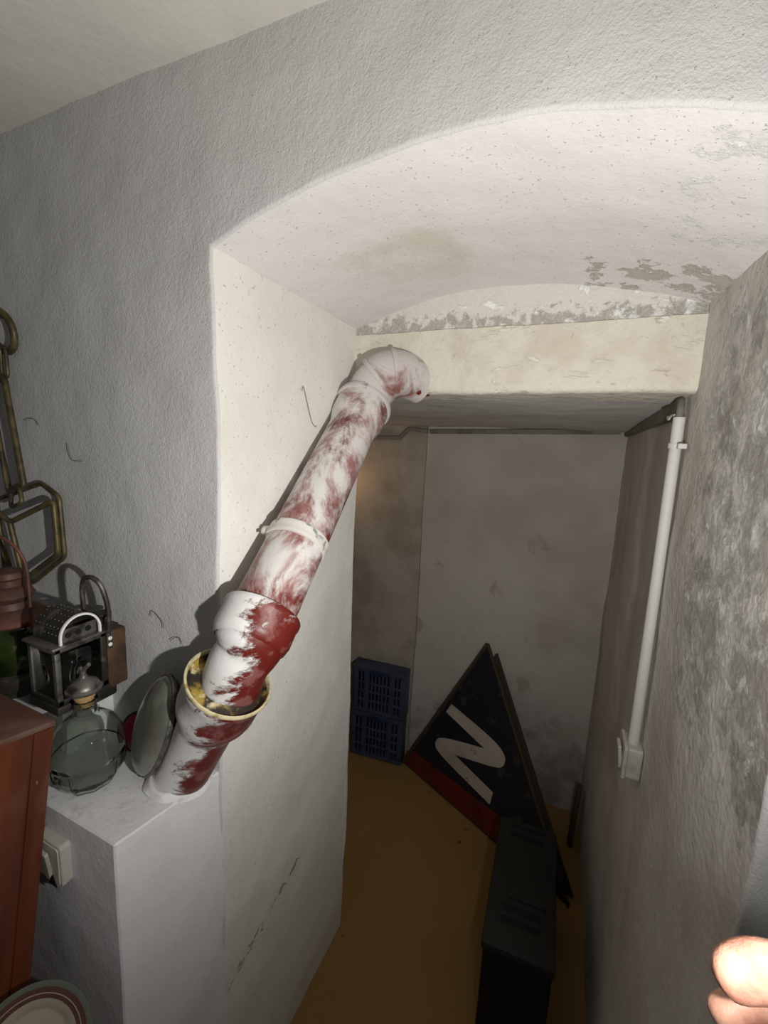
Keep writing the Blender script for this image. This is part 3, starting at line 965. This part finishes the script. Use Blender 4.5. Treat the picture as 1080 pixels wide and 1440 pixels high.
band('drop_run', (-.868, 2.236, 1.879), (-.918, 2.236, 1.829), .018, .016, (0, -1, 0), M['trunking'], tk)
band('far_run', (-.914, 2.236, 1.829), (-1.30, 2.236, 1.812), .020, .018, (0, -1, 0), M['trunking'], tk)
cxp = xpass(1.23)-.016
wc = thing('white_conduit', 'white painted cable conduit pipe running down the right wall', 'conduit', (0, 0, 0))
tube('pipe', [(cxp-.004, 1.225, 1.900), (cxp-.002, 1.215, 1.55), (cxp, 1.205, 1.085)], .0125, M['conduit'], wc, 20)
tube('cable_bend', curve_pts([(cxp-.004, 1.225, 1.890), (cxp-.004, 1.226, 1.918), (cxp-.002, 1.245, 1.938), (cxp+.002, 1.28, 1.942)], 5), .008, M['trunking'], wc, 12)
ck = lathe('clip', [(.0125, -.006), (.0155, -.006), (.0155, .006), (.0125, .006)], M['conduit'], wc, 20, axis_mtx((cxp-.0035, 1.223, 1.835), (0, 0, 1)))
box('clip_foot', (cxp-.004, 1.190, 1.829), (cxp+.014, 1.214, 1.841), M['conduit'], ck, .002)
tube('hook', curve_pts([(cxp-.012, 1.236, 1.905), (cxp-.016, 1.255, 1.905), (cxp-.018, 1.275, 1.898), (cxp-.018, 1.285, 1.905)], 4), .003, M['conduit'], wc, 8)
ws = thing('wall_switch', 'old ivory switch box at the lower end of the white conduit', 'switch', (xpass(1.21)+.002, 1.21, 1.045), (0, 0, R(2)))
SIDE = axis_mtx((0, 0, 0), (-1, 0, 0), (0, -1, 0))
prism('back_box', rrect(.078, .082, .006), .034, M['switch'], ws, SIDE, .002)
prism('cover_plate', rrect(.086, .090, .006), .008, M['switch'], ws, SIDE @ Matrix.Translation((0, 0, .034)), .0015)
prism('rocker', rrect(.040, .060, .004), .008, M['switch'], ws, SIDE @ Matrix.Translation((0, 0, .042)) @ Matrix.Rotation(R(7), 4, 'X'), .001)

# ------------------------------------------------------------------ triangular sign
A_ = Vector((-.777, 2.146, .003))
ex = Vector((.8983513, -.43927776, 0)).normalized()
ey = Vector((.11066332, .22631361, .96774779)).normalized()
en = ex.cross(ey).normalized()
if en.y > 0: en = -en
def plane_mtx(off):
    o_ = A_ + en*off
    return Matrix(((ex.x, ey.x, en.x, o_.x), (ex.y, ey.y, en.y, o_.y), (ex.z, ey.z, en.z, o_.z), (0, 0, 0, 1)))
# a left-handed frame flips winding only; normals are recalculated
sg = thing('triangular_sign', 'large black triangular sign with white letter and red lower border leaning in corner', 'sign', (0, 0, 0))
tri = [(.022, 0), (1.015, 0), (.372, .835)]
prism('board', tri, .016, M['sign_wood'], sg, plane_mtx(-.016))
def inset(poly, d):
    n = len(poly); out = []
    c = Vector((sum(p[0] for p in poly)/n, sum(p[1] for p in poly)/n))
    for i in range(n):
        p0, p1, p2 = Vector(poly[i-1]), Vector(poly[i]), Vector(poly[(i+1) % n])
        d1, d2 = (p1-p0).normalized(), (p2-p1).normalized()
        n1, n2 = Vector((-d1.y, d1.x)), Vector((-d2.y, d2.x))
        k = (n1+n2)/(1+n1.dot(n2))
        out.append(tuple(p1+k*d))
    return out
fin = inset(tri, .012)
prism('black_face', fin, .003, M['sign_face'], sg, plane_mtx(0))
a, b, c = [Vector(p) for p in fin]
k = .105
prism('red_border', [tuple(a), (.80, a.y), (.80, a.y+k*1.1), tuple(a+(c-a)*(k*.85/(c.y-a.y)))], .0012, M['sign_red'], sg, plane_mtx(.003))
def smooth_poly(p, idx, n=6):
    out = []
    m = len(p)
    for i in range(m):
        if i in idx:
            a, b, c = Vector(p[i-1]), Vector(p[i]), Vector(p[(i+1) % m])
            p0, p1 = b+(a-b)*.45, b+(c-b)*.45
            for q in range(n+1):
                t = q/n
                out.append(tuple(p0*(1-t)**2+b*2*t*(1-t)+p1*t*t))
        else:
            out.append(p[i])
    return out
zed = [(.249, .457), (.544, .419), (.612, .384), (.614, .338), (.584, .309), (.342, .234), (.592, .197), (.590, .138), (.226, .186), (.202, .226), (.229, .271), (.494, .356), (.226, .403)]
prism('letter', smooth_poly(zed, {1, 2, 3, 4, 8, 9, 10}), .0014, M['sign_white'], sg, plane_mtx(.003))
# edge mouldings of the sign
for (p, q) in ((tri[0], tri[2]), (tri[2], tri[1])):
    P0, P1 = A_+ex*p[0]+ey*p[1]+en*.003, A_+ex*q[0]+ey*q[1]+en*.003
    tube('edge_strip', [P0, P1], .006, M['sign_wood'], sg, 8)
# second board standing behind the sign
sb2 = prism('plain_board', [(.05, 0), (.99, 0), (.385, .79)], .016, M['sign_wood'], None,
            Matrix.Translation(Vector((.030, .012, .0))) @ plane_mtx(-.036))
tag(sb2, 'plain dark triangular board leaning behind the lettered sign', 'board')

# ------------------------------------------------------------------ dark case in front of the sign
cs = thing('plastic_case', 'dark plastic case with slotted lid standing in front of the sign', 'case', (-.034, 1.41, 0), (0, 0, R(3.0)))
box('body', (-.100, -.250, 0), (.098, .235, .325), M['case_dark'], cs, .008)
ltop = box('lid', (-.106, -.257, .322), (.104, .240, .352), M['case'], cs, .008)
for yy in (-.165, -.125, .165, .205):
    box('lid_slot', (-.06, yy-.010, .3515), (.06, yy+.010, .3535), M['case_dark'], cs, .0008)
box('lid_panel', (-.045, -.09, .351), (.075, .12, .356), M['case'], cs, .002)
pk = box('wooden_plank', (-.010, -.025, 0), (.010, .025, .30), M['plank'], None, .002, Matrix.Translation((.128, 2.02, .0)) @ Matrix.Rotation(R(2.5), 4, 'Y'))
tag(pk, 'narrow brown plank leaning on the right passage wall', 'plank')

# ------------------------------------------------------------------ blue crates
def make_crate(name, label):
    t = thing(name, label, 'crate', group='stacked blue crates')
    W, Hh, Dp = .30, .275, .080
    box('back_panel', (-W/2, Dp-.006, 0), (W/2, Dp, Hh), M['crate'], t, .001)
    for s in (-1, 1):
        box('side_panel', (s*W/2-.004, .0, 0), (s*W/2+.004, Dp, Hh), M['crate'], t, .001)
    box('bottom_panel', (-W/2, 0, 0), (W/2, Dp, .005), M['crate'], t, .001)
    box('top_panel', (-W/2, 0, Hh-.008), (W/2, Dp, Hh-.003), M['crate'], t, .001)
    box('top_rim', (-W/2-.006, -.008, Hh-.028), (W/2+.006, .006, Hh-.002), M['crate'], t, .002)
    box('bottom_rim', (-W/2-.004, -.006, 0), (W/2+.004, .006, .022), M['crate'], t, .002)
    for s in (-1, 1):
        box('corner_post', (s*(W/2-.010)-.010, -.007, .02), (s*(W/2-.010)+.010, .006, Hh-.02), M['crate'], t, .002)
    bm = bmesh.new()
    for k in range(13):
        x = -W/2+.022+(W-.044)*k/12
        bm_box(bm, (x-.0045, -.004, .02), (x+.0045, .002, Hh-.027), 0)
    from_bm('upright_bars', bm, M['crate'], t)
    for z in (.075, .128, .180):
        box('cross_bar', (-W/2+.015, -.005, z-.006), (W/2-.015, .003, z+.006), M['crate'], t, .001)
    for x in (-.075, .075):
        box('panel_rib', (x-.008, -.0065, .02), (x+.008, .002, Hh-.027), M['crate'], t, .001)
    box('handle_grip', (-.055, -.012, Hh-.034), (.055, -.006, Hh-.010), M['crate_dark'], t, .002)
    return t
c1 = make_crate('plastic_crate', 'blue slatted plastic crate standing on the floor, lower of two')
def dup(root, label):
    r = root.copy(); COL.objects.link(r); r['label'] = label
    for c_ in list(root.children):
        d = c_.copy(); COL.objects.link(d); d.parent = r
    return r
c2 = dup(c1, 'blue slatted plastic crate stacked on top of the other')
c1.location = (-.914, 2.092, .004); c1.rotation_euler = (R(0), 0, R(6))
c2.location = (-.911, 2.094, .280); c2.rotation_euler = (R(0), 0, R(5))

# ------------------------------------------------------------------ bulb in the side room (out of sight behind the jamb)
hb = thing('hanging_bulb', 'bare warm bulb hanging in the side room', 'lamp', (-1.27, 2.06, 1.60))
tube('cord', [(0, 0, .09), (0, 0, .300)], .003, M['case_dark'], hb, 8)
lathe('holder', [(0, .045), (.015, .045), (.016, .085), (.006, .095), (0, .095)], M['case_dark'], hb, 16)
lathe('bulb', [(0, -.032), (.014, -.029), (.025, -.018), (.030, 0), (.026, .016), (.016, .034), (.013, .046), (0, .047)], M['bulb'], hb, 24)

# ------------------------------------------------------------------ hand with the torch, at the lower right
torch = thing('hand_torch', 'small dark red torch held at the lower right edge', 'torch', TORCH)
TM = axis_mtx((0, 0, 0), TORCH_DIR)
tb = lathe('barrel', [(0, -.125), (.011, -.125), (.012, -.12), (.012, -.035), (.0165, -.018), (.0175, -.012), (.0175, -.006), (.0160, -.006), (.0150, -.009), (0, -.009)], M['torch_body'], torch, 28, TM)
lathe('lens', [(0, -.0088), (.0150, -.0088), (.0150, -.0080), (0, -.0076)], M['torch_lens'], torch, 24, TM)

def skin_obj(name, verts, edges, radii, root, material, label=None, cat=None, sub=2):
    me = bpy.data.meshes.new(name)
    me.from_pydata([tuple(v) for v in verts], edges, [])
    o = link(name, me, material)
    md = o.modifiers.new('skin', 'SKIN')
    md.use_smooth_shade = True
    for i, d in enumerate(me.skin_vertices[0].data):
        r_ = radii[i]
        d.radius = (r_, r_) if not isinstance(r_, tuple) else r_
        d.use_root = (i == root)
    s = o.modifiers.new('sub', 'SUBSURF')
    s.levels = s.render_levels = sub
    return o
# joints: forearm, wrist, palm and five separate finger chains; laid out round the torch barrel
hv, he, hr = [], [], []
def hj(p, r_, par=None):
    hv.append(Vector(p)+Vector((-.0085, .0, -.008))); hr.append(r_)
    if par is not None: he.append((par, len(hv)-1))
    return len(hv)-1
el = hj((.48, .00, 1.22), .038)
fa = hj((.360, .095, 1.350), .032, el)
wr = hj((.278, .165, 1.450), .025, fa)
pa = hj((.242, .205, 1.492), .030, wr)
def chain(base, pts, rs):
    p = base
    for q, r_ in zip(pts, rs):
        p = hj(q, r_, p)
    return p
chain(pa, [(.210, .258, 1.520), (.174, .296, 1.526), (.141, .310, 1.514), (.1185, .303, 1.496)], [.0185, .0178, .0174, .0156])      # thumb, laid across under the torch head
chain(pa, [(.222, .272, 1.490), (.188, .318, 1.488), (.150, .324, 1.474), (.124, .310, 1.460)], [.0128, .0120, .0112, .0100])        # index finger
chain(pa, [(.228, .266, 1.468), (.196, .306, 1.464), (.158, .310, 1.448), (.134, .296, 1.438)], [.0125, .0115, .0105, .0092])        # middle
chain(pa, [(.236, .258, 1.448), (.206, .296, 1.442), (.170, .300, 1.428), (.148, .286, 1.418)], [.0115, .0105, .0096, .0088])        # ring
chain(pa, [(.246, .246, 1.430), (.220, .280, 1.422), (.188, .284, 1.408), (.170, .272, 1.400)], [.0105, .0094, .0085, .0078])        # little finger
hand = skin_obj('person', hv, he, hr, pa, M['skin'])
tag(hand, 'lit bare hand with curled fingers holding a torch at the lower right', 'person')

# ------------------------------------------------------------------ cobweb strands
def strand(pts, label):
    o = tube('cobweb_strand', curve_pts(pts, 5), .0007, M['web'], None, 5)
    tag(o, label, 'cobweb', 'dusty cobweb strands')
XW = XL+.006
strand([(XW, .925, 1.925), (XW, .931, 1.936), (XW, .948, 1.900), (XW, .968, 1.858), (XW, .984, 1.843), (XW, .992, 1.846)], 'thin dusty cobweb strand hanging on the bright reveal beside the pipe')
FW = FY-.005
strand([(-.845, FW, 1.405), (-.839, FW, 1.419), (-.821, FW, 1.411), (-.806, FW, 1.398), (-.804, FW, 1.385)], 'hooked dark cobweb strand on the grey wall right of the lantern')
strand([(-.785, FW, 1.362), (-.771, FW, 1.372), (-.755, FW, 1.374), (-.748, FW, 1.362)], 'short curled cobweb strand on the grey wall beside the pipe collar')
strand([(-1.265, FW, 1.822), (-1.245, FW, 1.829), (-1.219, FW, 1.825), (-1.207, FW, 1.812)], 'small dark cobweb strand beside the long brass link')
strand([(-1.100, FW, 1.775), (-1.095, FW, 1.748), (-1.080, FW, 1.735), (-1.050, FW, 1.738)], 'faint cobweb strand on the grey wall above the brass frame')
